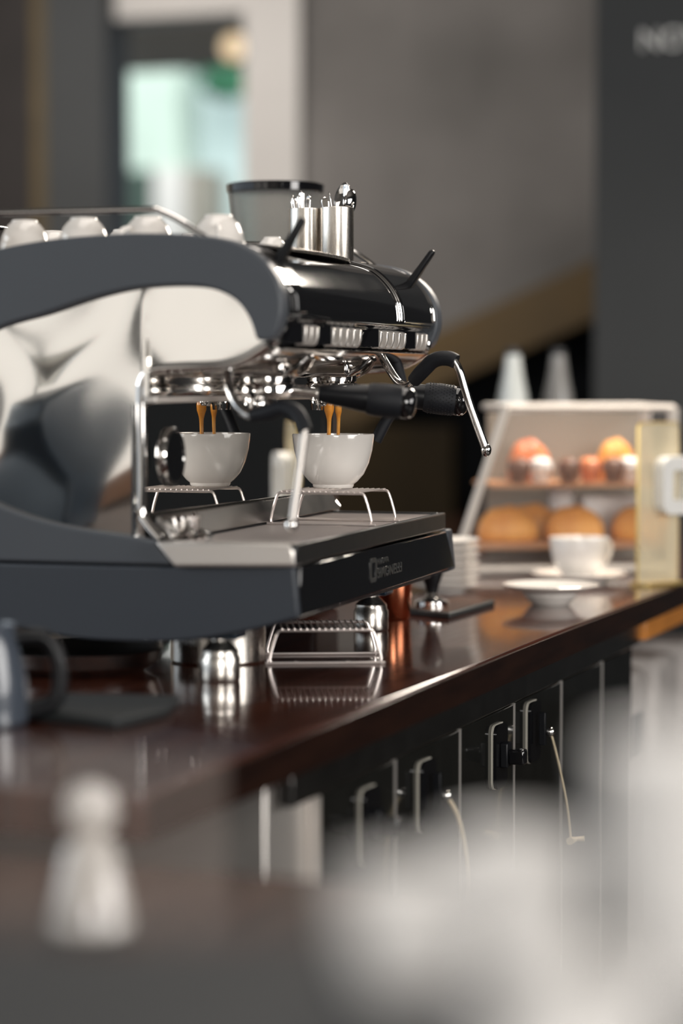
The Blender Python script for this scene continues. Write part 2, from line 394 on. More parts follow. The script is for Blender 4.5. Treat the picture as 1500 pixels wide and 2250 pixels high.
for side in (0, 1):
    a, b = ((-.004, .026) if side == 0 else (.772, .802))
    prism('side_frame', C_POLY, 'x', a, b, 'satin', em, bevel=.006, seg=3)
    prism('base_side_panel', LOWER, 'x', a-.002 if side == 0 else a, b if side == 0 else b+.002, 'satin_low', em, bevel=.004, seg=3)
# polished bulged steel side panels
def side_steel(u_face, sgn):
    bm = B()
    low = curve2([(.10, .402), (.16, .400), (.196, .396), (.2085, .38), (.212, .36)], 4)
    def lo(w):
        if w < .212: # top strip above the opening
            pts = [(.040, .440), (.05, .423), (.075, .411), (.10, .404), (.16, .400), (.200, .397), (.212, .386)]
        else:
            pts = [(.212, .176), (.279, .186), (.342, .197), (.405, .216), (.46, .245), (.51, .30)]
        for p, q in zip(pts, pts[1:]):
            if p[0] <= w <= q[0]: return p[1]+(q[1]-p[1])*(w-p[0])/(q[0]-p[0])
        return pts[-1][1]
    def hi(w):
        pts = [(.040, .45), (.056, .47), (.083, .49), (.113, .503), (.155, .508), (.216, .505), (.277, .493), (.34, .474), (.403, .457), (.46, .43), (.51, .36)]
        for p, q in zip(pts, pts[1:]):
            if p[0] <= w <= q[0]: return p[1]+(q[1]-p[1])*(w-p[0])/(q[0]-p[0])
        return pts[-1][1]
    def cols(ws, edge):
        N = 26; grid = []
        for w in ws:
            l, h = lo(w), hi(w); c = []
            for j in range(N+1):
                z = l+(h-l)*j/N
                bulge = .010*math.cos((w-.30)/.26*PI/2)*math.cos((z-.34)/.22*PI/2)
                bulge += .0011*math.sin(w*30+z*9)*math.sin(z*20+1.0)
                e = 0
                c.append(bm.verts.new((u_face-sgn*(bulge+e*1.0), w, z)))
            grid.append(c)
        for p, q in zip(grid, grid[1:]):
            for j in range(N): bm.faces.new((p[j], q[j], q[j+1], p[j+1]))
    cols([.040+.172*i/24 for i in range(25)], None)
    cols([.2121+.29*i/36 for i in range(37)], 'front')
    return finish('side_panel', bm, 'steel', em, angle=80)
side_steel(.014, 1); side_steel(.784, -1)
EDGE = [(.045, .425), (.075, .408), (.11, .400), (.16, .398), (.195, .395), (.210, .383), (.213, .36), (.213, .30), (.213, .24), (.213, .215), (.205, .200), (.188, .181)]
for u in (.008, .790):
    tube('panel_edge_trim', [(u, w, z) for w, z in EDGE], .0065, 'chrome', em, n=12)
# core body, mirror back panel
box('core_body', .03, .770, .2265, .55, .16, .545, 'body', em)
box('base_body', .03, .770, .03, .55, .075, .155, 'body', em, bevel=.004)
mp_ = box('mirror_panel', -.38, .385, -.0, .004, .170, .352, 'mirror', em); mp_.location = (.38, .2095, 0); mp_.rotation_euler = (0, 0, math.radians(-1.5))
box('upper_back_panel', .0, .765, .200, .206, .362, .41, 'steel', em)
box('panel_rail', -.0, .70, .190, .204, .353, .361, 'satinsteel', em, bevel=.001)
box('inner_post', .766, .776, .19, .215, .17, .41, 'black', em)
# hood
PROF = curve2([(.106, .553), (.071, .542), (.046, .521), (.031, .496), (.027, .470), (.030, .459)], 6)
HOOD = [(.20, .556), (.15, .557)]+PROF+[(.036, .456), (.036, .453), (.040, .450), (.046, .427), (.060, .417), (.12, .409), (.2, .405)]
prism('hood', HOOD, 'x', .026, .772, 'gloss', em, bevel=.0012, seg=2)
def prof_off(d, lo=0, hi=1):
    n = len(PROF); out = []
    for i in range(int(lo*(n-1)), int(hi*(n-1))+1):
        p = Vector(PROF[i]); q = Vector(PROF[min(i+1, n-1)])-Vector(PROF[max(i-1, 0)])
        nn = Vector((q.y, -q.x)).normalized()
        if nn.x > 0: nn = -nn
        out.append((p.x+nn.x*d, p.y+nn.y*d))
    return out
for u in (.562, .574):
    finish('hood_trim', add_tube(B(), [(u, a, b) for a, b in prof_off(.001, .0, .86)], .0022, 8), 'chrome', em)
outer = prof_off(.0045, 0, .86); inner = prof_off(-.004, 0, .86)
prism('valve_cover', outer+inner[::-1], 'x', .578, .738, 'gloss', em, bevel=.0015)
finish('hood_trim', add_tube(B(), [(.58, *outer[-1]), (.737, *outer[-1])], .0016, 8), 'chrome', em)
prism('valve_cover', outer+inner[::-1], 'x', .064, .10, 'gloss', em, bevel=.0015)
def band(u0, u1, lo, hi, d=.004):
    o = prof_off(d, lo, hi); i = prof_off(-.002, lo, hi)
    return prism('hood_band', o+i[::-1], 'x', u0, u1, 'chrome', em, bevel=.0015)
band(.030, .042, .0, .62); band(.048, .058, .05, .66)
band(.742, .752, .05, .70); band(.757, .764, .0, .8)
# underside chrome
prism('hood_underplate', [(.044, .4255), (.058, .4155), (.12, .4075), (.198, .4035), (.198, .398), (.12, .402), (.056, .410), (.040, .422)], 'x', .03, .768, 'groupchrome', em, bevel=.001)
# keypads
def keypad(u0, n, pitch, icons):
    kp = box('keypad', u0-.004, u0+n*pitch+.002, .0375, .047, .4285, .4525, 'gloss', em, bevel=.001)
    prism('keypad_shroud', [(u0-.030, .046), (u0-.004, .030), (u0-.004, .048), (u0-.03, .05)], 'z', .429, .454, 'gloss', kp)
    for i in range(n):
        u = u0+i*pitch
        t = [(.033, .4530), (.0270, .450), (.0275, .438), (.030, .430), (.034, .4265), (.042, .4265), (.042, .4530)]
        o = prism('button_glint_bar', t, 'x', u, u+pitch*.22, 'satinsteel', kp, bevel=.0012)  # bars stand in for highlights along the concave button edges
        if icons:
            prism('icon', [(u+pitch*.62+.003*math.cos(a), .441+.0045*math.sin(a)) for a in [k*PI/6 for k in range(12)]], 'y', .0368, .0376, 'icon', kp)
keypad(.112, 3, .026, False); keypad(.236, 5, .032, False); keypad(.468, 5, .033, True); keypad(.672, 3, .027, False)
for u, w in ((.034, .044), (.766, .04)):
    bm = B(); bmesh.ops.create_uvsphere(bm, u_segments=20, v_segments=12, radius=.011, matrix=Matrix.Translation((u, w, .437)) @ Matrix.Diagonal((.6, .8, 1.2, 1)))
    finish('hood_stud', bm, 'chrome', em)
# steam levers on the hood
def lever(u, w0, z0, w1, z1):
    bm = B(); d = Vector((u, w1, z1))-Vector((u, w0, z0)); L = d.length; mt = frame_mtx((u, w0, z0), d)
    prof = [(.0105, -.006), (.0105, .006), (.0085, L*.5), (.0075, L-.005), (.006, L)]
    rings = []
    for r, z in prof:
        rings.append([bm.verts.new(mt @ Vector((sx*r*.9, sy*r*.55, z))) for sx, sy in ((-1, -1), (1, -1), (1, 1), (-1, 1))])
    for a, b in zip(rings, rings[1:]):
        for i in range(4): bm.faces.new((a[i], a[(i+1) % 4], b[(i+1) % 4], b[i]))
    bm.faces.new(rings[0]); bm.faces.new(rings[-1])
    return finish('steam_lever', bm, 'black', em, bevel=.003, seg=3)
lever(.085, .056, .532, .022, .587); lever(.690, .044, .527, .008, .577)
# cup deck with a curved tongue
box('cup_deck', .03, .768, .155, .55, .536, .545, 'brushed', em, bevel=.002)
tong = [(.10, .17), (.10, .105)]+[(.35+.26*math.cos(a), .135-.052*abs(math.sin(a))**.8) for a in [PI-k*PI/16 for k in range(17)]]+[(.66, .105), (.66, .17)]
prism('deck_lip', tong, 'z', .5545, .5585, 'brushed', em, bevel=.001)
def rail(u, nm='cup_rail'):
    return tube(nm, [(u, .122, .556), (u, .135, .566), (u, .160, .582), (u, .185, .593), (u, .20, .5955), (u, .30, .5955), (u, .42, .5955), (u, .53, .5955)], .0042, 'chrome', em, n=12)
rail(.004); rail(.775)
tube('cup_rail', [(.004, .53, .5955), (.2, .53, .5955), (.6, .53, .5955), (.775, .53, .5955)], .0042, 'chrome', em, n=12)
# drip tray
prism('front_panel', [(.003, .088), (.797, .091), (.742, .1505), (.003, .1505)], 'y', .0, .032, 'gloss', em, bevel=.002)
box('drip_tray', .012, .738, .001, .190, .153, .1715, 'darkmetal', em, bevel=.002)
for n_, (a, b, c, d) in {'f': (-.016, .738, 0, .010), 'b': (-.0, .738, .181, .195), 'r': (.726, .738, .01, .181)}.items():
    box('tray_rim', a, b, c, d, .1535, .1795, 'darkmetal', em, bevel=.0025)
prism('tray_end_cap', [(.186, .179), (.008, .1800), (.002, .1715), (.001, .152), (.160, .148)], 'x', -.018, .022, 'satinsteel', em, bevel=.004, seg=3)
bm = B()
n = 76
for i in range(n):
    u = .035+i*.0091
    add_tube(bm, [(u, .012, .1760), (u, .179, .1760)], .0014, 6)
for w in (.03, .07, .11, .15, .17):
    add_tube(bm, [(.03, w, .1738), (.727, w, .1738)], .0018, 6)
finish('drip_grille', bm, 'wire', em)
prism('tray_backsplash', [(.199, .176), (.197, .209), (.192, .209), (.176, .181)], 'x', .02, .765, 'traysteel', em, bevel=.001)
tube('tray_clip', [(.09, .185, .192), (.07, .172, .183), (.05, .150, .184), (.02, .125, .184)], .0045, 'chrome', em)
tube('tray_clip', [(.14, .190, .205), (.11, .178, .190), (.09, .150, .183)], .0035, 'chrome', em)
lathe('tray_cup', [(0, 0), (.018, 0), (.022, .012), (.024, .026)], 'chrome', em, mtx=Matrix.Translation((.06, .178, .181)), n=24)
# feet
for u, w in ((.035, .118), (.690, .105), (.035, .46), (.69, .46)):
    f = lathe('foot', [(0, 0), (.025, 0), (.0265, .003), (.0265, .030), (.024, .034), (.024, .040), (.020, .044), (.012, .052), (.012, .085), (0, .085)], 'brushed', em, mtx=Matrix.Translation((u, w, 0)), n=36)
    prism('foot_bracket', [(w-.03, .055), (w+.02, .055), (w+.11, .08), (w-.03, .08)], 'x', u-.022, u+.022, 'navy', f, bevel=.004)
# pressure gauge
g = finish('pressure_gauge', add_lathe(B(), [(0, 0), (.036, 0), (.038, .003), (.038, .010), (.036, .0135), (.0325, .0135), (.0325, .011), (0, .011)], 40, frame_mtx((.060, .1995, .284), (0, -1, 0))), 'chrome', em)
finish('dial', add_lathe(B(), [(0, .0), (.032, .0), (.032, .001), (0, .001)], 32, frame_mtx((.060, .188, .284), (0, -1, 0))), 'gloss', g)
# groups
for u in (.205, .505):
    gh = finish('group_head', add_lathe(B(), [(0, .408), (.030, .408), (.034, .400), (.036, .392), (.036, .380), (.033, .377), (0, .377)], 44, Matrix.Translation((u, .112, 0))), 'groupchrome', em)
    box('group_housing', u-.042, u+.042, .075, .190, .386, .408, 'groupchrome', gh, bevel=.006, seg=3)
    prism('group_neck', [(.050, .412), (.075, .392), (.085, .386), (.12, .386), (.12, .412)], 'x', u-.020, u+.020, 'groupchrome', gh, bevel=.003)
    for du in (-.034, .034):
        tube('group_clip', [(u+du, .085, .388), (u+du*.8, .065, .398), (u+du*.4, .052, .412)], .004, 'groupchrome', gh)
# steam wands
nw = tube('steam_wand', [(.070, .112, .422), (.067, .117, .396), (.057, .112, .373), (.049, .099, .350), (.044, .079, .337), (.041, .058, .340)], .0062, 'chrome', em, n=14)
tube('wand_grip', [(.044, .078, .337), (.040, .056, .341), (.037, .034, .347), (.032, .014, .339), (.024, .001, .318)], [.0085, .0105, .0105, .0105, .0095], 'rubber', nw, n=16)
tube('wand_tube', [(.025, .002, .320), (.019, .006, .277), (.006, .012, .206)], .0055, 'wandsteel', nw, n=14)
bm = B(); bmesh.ops.create_uvsphere(bm, u_segments=20, v_segments=12, radius=.0085, matrix=Matrix.Translation((.004, .013, .202)))
finish('wand_tip', bm, 'chrome', nw)
bm = B(); bmesh.ops.create_uvsphere(bm, u_segments=20, v_segments=12, radius=.016, matrix=Matrix.Translation((.070, .112, .418)))
finish('ball_joint', bm, 'chrome', nw)
fw = tube('steam_wand', [(.547, .053, .424), (.537, .036, .400), (.530, .020, .380), (.520, .006, .3735), (.508, -.006, .3765), (.498, -.015, .384)], .0058, 'chrome', em, n=14)
tube('wand_grip', [(.501, -.012, .381), (.494, -.022, .390), (.487, -.034, .400), (.484, -.044, .4085), (.482, -.056, .4125), (.481, -.070, .412), (.480, -.079, .408)], [.0098, .0108, .0108, .0108, .0108, .0108, .0104], 'rubber', fw, n=18)
tube('wand_tube', [(.480, -.076, .410), (.481, -.084, .395), (.483, -.096, .355), (.486, -.121, .286)], .0058, 'chrome', fw, n=14)
bm = B(); bmesh.ops.create_uvsphere(bm, u_segments=20, v_segments=12, radius=.0075, matrix=Matrix.Translation((.486, -.122, .283)) @ Matrix.Diagonal((1, 1, 1.25, 1)))
finish('wand_tip', bm, 'chrome', fw)
tube('hot_water_tap', [(.690, .07, .42), (.682, .055, .365), (.669, .078, .317), (.664, .091, .290)], .009, 'rubber', em, n=12)
# emblem and lettering on the front panel
em_ic = []
def rr(hx, hz, r, cx, cz):
    out = []
    for sx, sz, a0 in ((1, 1, 0), (-1, 1, 90), (-1, -1, 180), (1, -1, 270)):
        for k in range(5):
            a = math.radians(a0+k*22.5); out.append((cx+sx*(hx-r)+r*math.cos(a), cz+sz*(hz-r)+r*math.sin(a)))
    return out
bm = B(); o_, i_ = rr(.017, .0165, .007, .330, .1215), rr(.0095, .0105, .003, .331, .1215)
for y in (-.0012, .0005):
    pass
vo = [bm.verts.new((x, -.0010, z)) for x, z in o_]; vi = [bm.verts.new((x, -.0010, z)) for x, z in i_]
wo = [bm.verts.new((x, .0006, z)) for x, z in o_]; wi = [bm.verts.new((x, .0006, z)) for x, z in i_]
for k in range(20):
    j = (k+1) % 20
    bm.faces.new((vo[k], vo[j], vi[j], vi[k])); bm.faces.new((vo[k], wo[k], wo[j], vo[j])); bm.faces.new((vi[k], vi[j], wi[j], wi[k]))
finish('emblem', bm, 'logo', em)
text('maker_lettering', 'NUOVA', .0105, (.350, -.0004, .1280), (PI/2, 0, 0), 'logo', em, depth=.0006, sx=1.55, bold=.0002)
text('maker_lettering', 'SIMONELLI', .0190, (.350, -.0004, .1090), (PI/2, 0, 0), 'logo', em, depth=.0006, sx=1.42, bold=.0003)

# ------------------------------------------------------------------ portafilters
def portafilter(u, tip, label, spouts=True):
    c = Vector((u, .112, .0)); base = Vector((u+.005, .074, .368)); tipv = Vector(tip)
    t = thing('portafilter', label, 'portafilter', MO, MR, 'portafilters locked in the group heads')
    lathe('filter_basket', [(0, .3775), (.037, .3775), (.0385, .374), (.0385, .366), (.034, .363), (.030, .359), (.020, .357), (0, .3565)], 'chrome', t, mtx=Matrix.Translation((u, .112, 0)), n=44)
    d = (tipv-base); L = d.length; mt = frame_mtx(base, d)
    finish('handle_neck', add_lathe(B(), [(0, -.004), (.0075, -.004), (.0075, L*.18), (.0095, L*.19), (.0095, L*.22), (0, L*.22)], 20, mt), 'chrome', t)
    finish('handle', add_lathe(B(), [(0, L*.2), (.011, L*.2), (.0125, L*.25), (.0155, L*.42), (.0185, L*.56), (.0185, L*.62), (0, L*.62)], 32, mt), 'black', t)
    g_ = finish('grip_sleeve', add_lathe(B(), [(0, L*.60), (.0200, L*.60), (.0215, L*.63), (.0225, L*.74), (.0218, L*.86), (.0205, L*.885), (0, L*.885)], 40, mt), 'rubber', t)
    bm = B()
    for k in range(26):
        for j in range(9):
            a = 2*PI*(k+.5*(j % 2))/26; z = L*(.645+.026*j); rad = .0222
            bmesh.ops.create_icosphere(bm, subdivisions=1, radius=.0009, matrix=mt @ Matrix.Translation((rad*math.cos(a), rad*math.sin(a), z)))
    finish('grip_dots', bm, 'black', g_, kind='stuff')
    finish('end_cap', add_lathe(B(), [(0, L*.87), (.0200, L*.87), (.0212, L*.89), (.0212, L*.93), (.0195, L*.965), (.015, L*.99), (.008, L*1.0), (0, L*1.003)], 40, mt), 'gloss', t)
    # double spout spread along the machine
    bm = B(); add_lathe(bm, [(0, .362), (.0130, .362), (.0145, .352), (.0130, .3385), (.0118, .3385), (.0118, .343), (0, .343)], 28, Matrix.Translation((u, .130, 0)))
    sp = finish('spout_stem', bm, 'chrome', t)
    for s in (-1, 1):
        pp = smooth_path([(u, .120, .359), (u+s*.010, .117, .3585), (u+s*.019, .1145, .355), (u+s*.023, .1135, .350), (u+s*.0235, .113, .3445)], 5)
        finish('spout', add_tube(B(), pp, resample([.007, .0090, .0098, .0095, .0080], len(pp)), 18), 'chrome', sp)
    return t
portafilter(.205, (.250, -.082, .350), 'blurred near portafilter with black handle, not pouring')
portafilter(.505, (.551, -.080, .350), 'sharp far portafilter with dotted black grip, pouring coffee')
# coffee streams
for s, lab, rr_ in ((-1, 'thick orange coffee stream falling into the cup, left of the pair', (.0062, .0075, .0070, .0042, .0030, .0026)),
                    (1, 'thin orange coffee stream falling into the cup, right of the pair', (.0040, .0052, .0048, .0032, .0026, .0023))):
    u = .505+s*.0235
    zs = (.353, .346, .338, .329, .318, .262) if s < 0 else (.350, .3435, .336, .329, .318, .262)
    o = tube('coffee_stream', [mw(u-.001, .1115-(.003 if z > .31 else .0015), z) for z in zs], list(rr_), 'coffee', n=14, k=6)
    tag(o, lab, 'coffee stream', 'coffee streams from the far portafilter')

# ------------------------------------------------------------------ wire stands
def wire_stand(loc, rz, label):
    t = thing('cup_stand', label, 'wire stand', loc, rz, 'bent wire cup stands')
    L, Wd, H = .070, .056, .0455
    for y in (-1, 1):
        k = .010
        tube('leg_frame', [(-L, y*Wd, .0016), (L, y*Wd, .0016), (L+.001, y*Wd, .002), (L+.005, y*Wd, .008), (L-.004, y*Wd, H-.006), (L-.010, y*Wd, H), (L-.02, y*Wd, H), (-L+.02, y*Wd, H),
             (-L+.010, y*Wd, H), (-L+.004, y*Wd, H-.006), (-L-.005, y*Wd, .008), (-L-.001, y*Wd, .002)], .0021, 'wire', t, n=8, k=3, closed=True)
    bm = B()
    for i in range(15):
        x = -L+.012+i*(2*L-.024)/14
        add_tube(bm, [(x, -Wd-.003, H+.0022), (x, Wd+.003, H+.0022)], .0011, 6)
    finish('top_rack', bm, 'wire', t)
    bm = B()
    for x in (-L*.5, L*.5): add_tube(bm, [(x, -Wd, .0016), (x-.006, -Wd+.006, .0030), (x, -Wd+.012, .0016)], .001, 6)
    finish('foot_clip', bm, 'wire', t)
    return t
p = mw(.455, .094, .1775)
wire_stand(p, MR+math.radians(-92), 'bent wire stand under the coffee cup on the drip tray')
p = mw(.300, .062, 0.0002)
wire_stand(p, MR+math.radians(-70), 'bent wire stand stored on the counter beneath the machine')

# ------------------------------------------------------------------ cups
def cup(loc, rz, label, k=1.0, wide=1.0, group=None, flip=False, liquid=False, m='ceramic', name='coffee_cup'):
    t = thing(name, label, 'cup', loc, rz, group)
    prof = [(0, .0), (.027, .0), (.0285, .002), (.029, .005), (.034, .009), (.0430, .020), (.0500, .036), (.0545, .054), (.0572, .076), (.0568, .078), (.0555, .0775),
            (.0528, .056), (.048, .038), (.040, .022), (.030, .012), (0, .010)]
    mt = Matrix.Diagonal((k*wide, k*wide, k, 1))
    if flip: mt = Matrix.Translation((0, 0, .078*k)) @ Matrix.Rotation(PI, 4, 'X') @ mt
    lathe('bowl', prof, m, t, mtx=mt, n=64)
    hp = [(.052, 0, .066), (.064, 0, .070), (.077, 0, .062), (.078, 0, .046), (.066, 0, .030), (.046, 0, .026)]
    if flip: hp = [(a, b, .078-c) for a, b, c in hp]
    hp = [(a*k, b*k, c*k) for a, b, c in hp]
    tube('handle', hp, [.0045*k, .0048*k, .0052*k, .0048*k, .0048*k, .0055*k], m, t, n=12)
    if liquid: lathe('coffee', [(0, .056*k), (.0515*k, .056*k), (.0515*k, .0575*k), (0, .0575*k)], 'coffee', t, n=40)
    return t
cup(mw(.508, .1105, .2262), MR, 'large white coffee cup on the wire stand catching the coffee', k=.995, wide=1.045, liquid=False)
# inverted cups on the machine top
spots = [(.10, .142, .62, 200, 'upside-down white cup with handle by the near rail end, beside the lever'),
         (.10, .239, .62, 150, 'upside-down white cup behind the bent part of the chrome rail'),
         (.10, .328, .62, 60, 'upside-down white cup in the middle of the near row on the machine'),
         (.10, .412, .60, 20, 'upside-down white cup second from the left edge on the machine'),
         (.03, .478, .62, -120, 'upside-down white cup with visible handle at the left edge'),
         (.30, .135, .40, 90, 'small upside-down white cup on the machine nearest the grinder hopper'),
         (.30, .350, .58, 90, 'upside-down white cup half hidden between the middle cups'),
         (.30, .460, .58, 100, 'upside-down white cup half hidden behind the left cups'),
         (.44, .30, .60, 30, 'upside-down white cup in the hidden back row by the rail')]
for i, (u, w, k, a, l) in enumerate(spots):
    cup(mw(u, w, .5455 if u != .30 or w > .2 else .5455), MR+math.radians(a), l, k=k, group='upside-down white cups warming on the machine', flip=True, name='espresso_cup')

# ------------------------------------------------------------------ spoon holders + spoons
def holder(u, w, label):
    t = thing('spoon_holder', label, 'spoon holder', mw(u, w, .5590), 0, 'brushed steel spoon holders')
    lathe('steel_can', [(0, 0), (.0245, 0), (.0250, .002), (.0250, .0785), (.0243, .079), (.0238, .0785), (.0238, .003), (0, .003)], 'brushed', t, n=48)
    return t
holder(.612, .136, 'brushed steel spoon holder, front one of the touching pair')
holder(.622, .188, 'brushed steel spoon holder, partly hidden behind the front one')
def spoon(base, tip, bowl_up, label, r=.0045, face=0):
    t = thing('teaspoon', label, 'spoon', base, 0, 'teaspoons standing in the steel holders')
    d = Vector(tip)-Vector(base); L = d.length
    mt = Matrix.Rotation(0, 4, 'Z') @ d.normalized().to_track_quat('Z', 'Y').to_matrix().to_4x4() @ Matrix.Rotation(face, 4, 'Z')
    bm = B(); N = 22; rings = []
    for i in range(N+1):
        s = i/N
        if bowl_up:
            wd = .0022+.0008*(1-s) if s < .62 else .0022+.0115*math.sin(min(1, (s-.62)/.38)*PI)**.55
            dp = 0 if s < .62 else .006*math.sin((s-.62)/.38*PI)
        else:
            wd = .0022+.0042*s**2 if s < .9 else (.0022+.0042*.81)*math.sqrt(max(0, 1-((s-.9)/.1)**2))+.0002
            dp = .002*math.sin(s*PI)
        ring = []
        for k in range(9):
            x = -wd+2*wd*k/8; c = dp*(1-(x/wd)**2) if bowl_up else dp
            ring.append(bm.verts.new(mt @ Vector((x, -c, s*L))))
        rings.append(ring)
    for a, b in zip(rings, rings[1:]):
        for k in range(8): bm.faces.new((a[k], a[k+1], b[k+1], b[k]))
    o = finish('spoon_body', bm, 'chrome', t, angle=80)
    s_ = o.modifiers.new('solid', 'SOLIDIFY'); s_.thickness = .0012; s_.offset = 0
    return t
c1 = mw(.612, .136, .5635); c2 = mw(.622, .188, .5635)
zr = .0735
sp = [(c1, (-.006, .012), (.020, -.006), .1130, True, 'tallest teaspoon with its bowl up over the holder rim', .3),
      (c1, (.0, -.006), (.012, -.019), .102, True, 'teaspoon with bowl up in front of the tallest one', -1.2),
      (c1, (.006, -.006), (.004, .014), .098, False, 'teaspoon handle with dark face beside the upright bowls', .4),
      (c1, (-.006, .004), (-.016, .014), .090, False, 'teaspoon handle leaning left in the front holder', 1.0),
      (c1, (.004, -.010), (.010, -.021), .085, False, 'short teaspoon handle at the right rim of the front holder', .2),
      (c2, (.004, -.004), (-.004, .006), .101, False, 'looped teaspoon handle in the middle of the rear holder', .5),
      (c2, (-.004, .0), (-.006, .018), .096, False, 'teaspoon handle leaning left in the rear holder', .1),
      (c2, (.0, .006), (.004, .021), .094, False, 'leftmost teaspoon handle in the rear holder', -.4),
      (c2, (.002, -.008), (.002, -.004), .096, False, 'upright teaspoon handle where the two holders touch', .9),
      (c2, (.006, .002), (.012, .013), .099, False, 'teaspoon handle behind the looped one', -.9)]
for c, b, t_, h, up, l, f in sp:
    spoon(c+Vector((b[0], b[1], 0)), c+Vector((t_[0], t_[1], h)), up, l, face=f)

# ------------------------------------------------------------------ under / around the machine
t = thing('steel_pot', 'round brushed steel pot on the counter beneath the machine', 'pot', mw(.245, .195, 0))
lathe('pot_body', [(0, 0), (.062, 0), (.065, .003), (.065, .052), (.067, .054), (.064, .055), (.062, .052), (.062, .004), (0, .004)], 'brushed', t, n=56)
lathe('pot_lid', [(0, .050), (.060, .050), (.060, .053), (.02, .056), (0, .056)], 'black', t, n=40)
t = thing('steel_tray', 'low curved steel tray behind the near machine foot', 'tray', mw(.09, .335, 0))
lathe('tray_dish', [(0, 0), (.085, 0), (.105, .012), (.112, .030), (.110, .031), (.102, .014), (.084, .003), (0, .003)], 'traysteel', t, n=56)
t = thing('copper_tumbler', 'copper tumbler standing behind the far machine foot', 'tumbler', (3.665, 1.205, COUNTER_Z))
lathe('tumbler_body', [(0, 0), (.027, 0), (.029, .003), (.034, .085), (.033, .086), (.027, .005), (0, .005)], 'copper', t)
# mat with tamper
t = tag(prism('leather_mat', [(3.735, 1.205), (3.695, 1.118), (3.940, 1.112), (4.02, 1.20)], 'z', COUNTER_Z+.0002, COUNTER_Z+.009, 'mat', bevel=.002), 'thin black-edged tamping mat beside the stacked saucers', 'mat')
finish('mat_surface', add_prism(B(), [(3.745, 1.198), (3.708, 1.126), (3.935, 1.119), (4.00, 1.192)], 'z', COUNTER_Z+.0085, COUNTER_Z+.0098), 'matbrown', t)
t = thing('tamper', 'black tamper with steel base on the small mat', 'tamper', (3.800, 1.180, COUNTER_Z+.0100))
lathe('tamper_base', [(0, 0), (.029, 0), (.029, .008), (.012, .014), (.008, .022), (0, .022)], 'chrome', t)
lathe('tamper_handle', [(0, .02), (.009, .022), (.012, .035), (.019, .055), (.020, .068), (.012, .078), (0, .08)], 'black', t)
# left foreground: pitcher and mat
t = thing('milk_pitcher', 'blurred glossy blue-grey milk pitcher at the left edge of the counter', 'pitcher', (2.385, 1.262, COUNTER_Z))
lathe('pitcher_body', [(0, 0), (.045, 0), (.050, .004), (.050, .05), (.040, .085), (.036, .10), (.038, .112), (.036, .112), (.033, .10), (.046, .05), (.046, .006), (0, .006)], 'bluesteel', t)
tube('pitcher_handle', [(.025, -.025, .095), (.038, -.058, .095), (.042, -.074, .065), (.040, -.070, .025), (.030, -.042, .012)], .009, 'black', t, n=12)
t = thing('tamping_mat', 'dark rubber tamping mat on the counter in front of the machine', 'mat', (2.0, 1.0, COUNTER_Z+.0002))
prism('mat_base', [(.44, .262), (.395, .105), (.50, .09), (.605, .118), (.575, .262)], 'z', 0, .012, 'mat', t, bevel=.003)

# ------------------------------------------------------------------ saucers + cup on the right
def saucer(loc, r, label, group=None):
    k = r/.08
    o = lathe('saucer', [(0, 0), (.045*k, 0), (.046*k, .003*k), (.060*k, .007*k), (.078*k, .014*k), (.080*k, .0165*k), (.078*k, .0175*k), (.058*k, .010*k), (.04*k, .006*k), (0, .006*k)], 'ceramic', n=56)
    o.location = loc
    return tag(o, label, 'saucer', group)
names = ['lowest', 'second from bottom', 'third from bottom', 'fourth from bottom', 'fifth from bottom', 'sixth from bottom', 'topmost']
for i in range(7):
    saucer((4.19, 1.275, COUNTER_Z+.0003+i*.0135), .062, 'white saucer in the tall stack beside the machine, %s' % names[i], 'stacked white saucers')
saucer((3.99, 1.028, COUNTER_Z+.0175), .083, 'empty wide white saucer raised on a small white bowl')
o = lathe('small_bowl', [(0, 0), (.030, 0), (.034, .003), (.045, .016), (.044, .0172), (.03, .0172), (0, .0172)], 'ceramic', n=40); o.location = (3.99, 1.028, COUNTER_Z+.0002)
tag(o, 'small white bowl turned under the empty saucer', 'bowl')
saucer((4.44, 1.088, COUNTER_Z+.0003), .090, 'white saucer under the full cup in front of the display case')
cup((4.44, 1.088, COUNTER_Z+.0075), -.6, 'white cup on a saucer in front of the pastry display case', k=1.0)

# ------------------------------------------------------------------ pastry display case
DC = Vector((4.50, 1.335, COUNTER_Z)); DR = math.radians(-62)
def dcp(x, y, z): return Matrix.Translation(DC) @ Matrix.Rotation(DR, 4, 'Z') @ Vector((x, y, z))
case = thing('pastry_display_case', 'clear pastry display case with slanted side at the end of the counter', 'display case', DC, DR)
Lc, Dc, Hc = .42, .20, .328
def bar(name, pts, r, m): return finish(name, add_tube(B(), pts, r, 6), m, case)
for y in (0, Dc):
    if y == 0: bar('frame_bar', [(-.02, y, .012), (.085, y, Hc)], .009, 'frame')
    bar('frame_bar', [(.085, y, Hc), (Lc, y, Hc)], .008, 'frame')
    bar('frame_bar', [(Lc, y, .0), (Lc, y, Hc)], .012, 'frame'); bar('frame_bar', [(-.02, y, .012), (Lc, y, .012)], .008, 'frame')
for x, z in ((.085, Hc), (Lc, Hc), (-.02, .012)):
    bar('frame_bar', [(x, 0, z), (x, Dc, z)], .007, 'frame')
box('case_base', 0, Lc, 0.002, Dc, .001, .02, 'frame', case)
box('lower_shelf', .01, Lc-.01, .01, Dc-.01, .052, .064, 'shelfwood', case)
box('upper_shelf', .06, Lc-.01, .01, Dc-.01, .172, .180, 'shelfwood', case)
prism('front_pane', [(-.02, .02), (Lc, .02), (Lc, Hc), (.085, Hc)], 'y', -.003, 0, 'acrylic', case)
box('back_board', .09, Lc, Dc-.004, Dc, .02, Hc-.01, 'lintel', case)
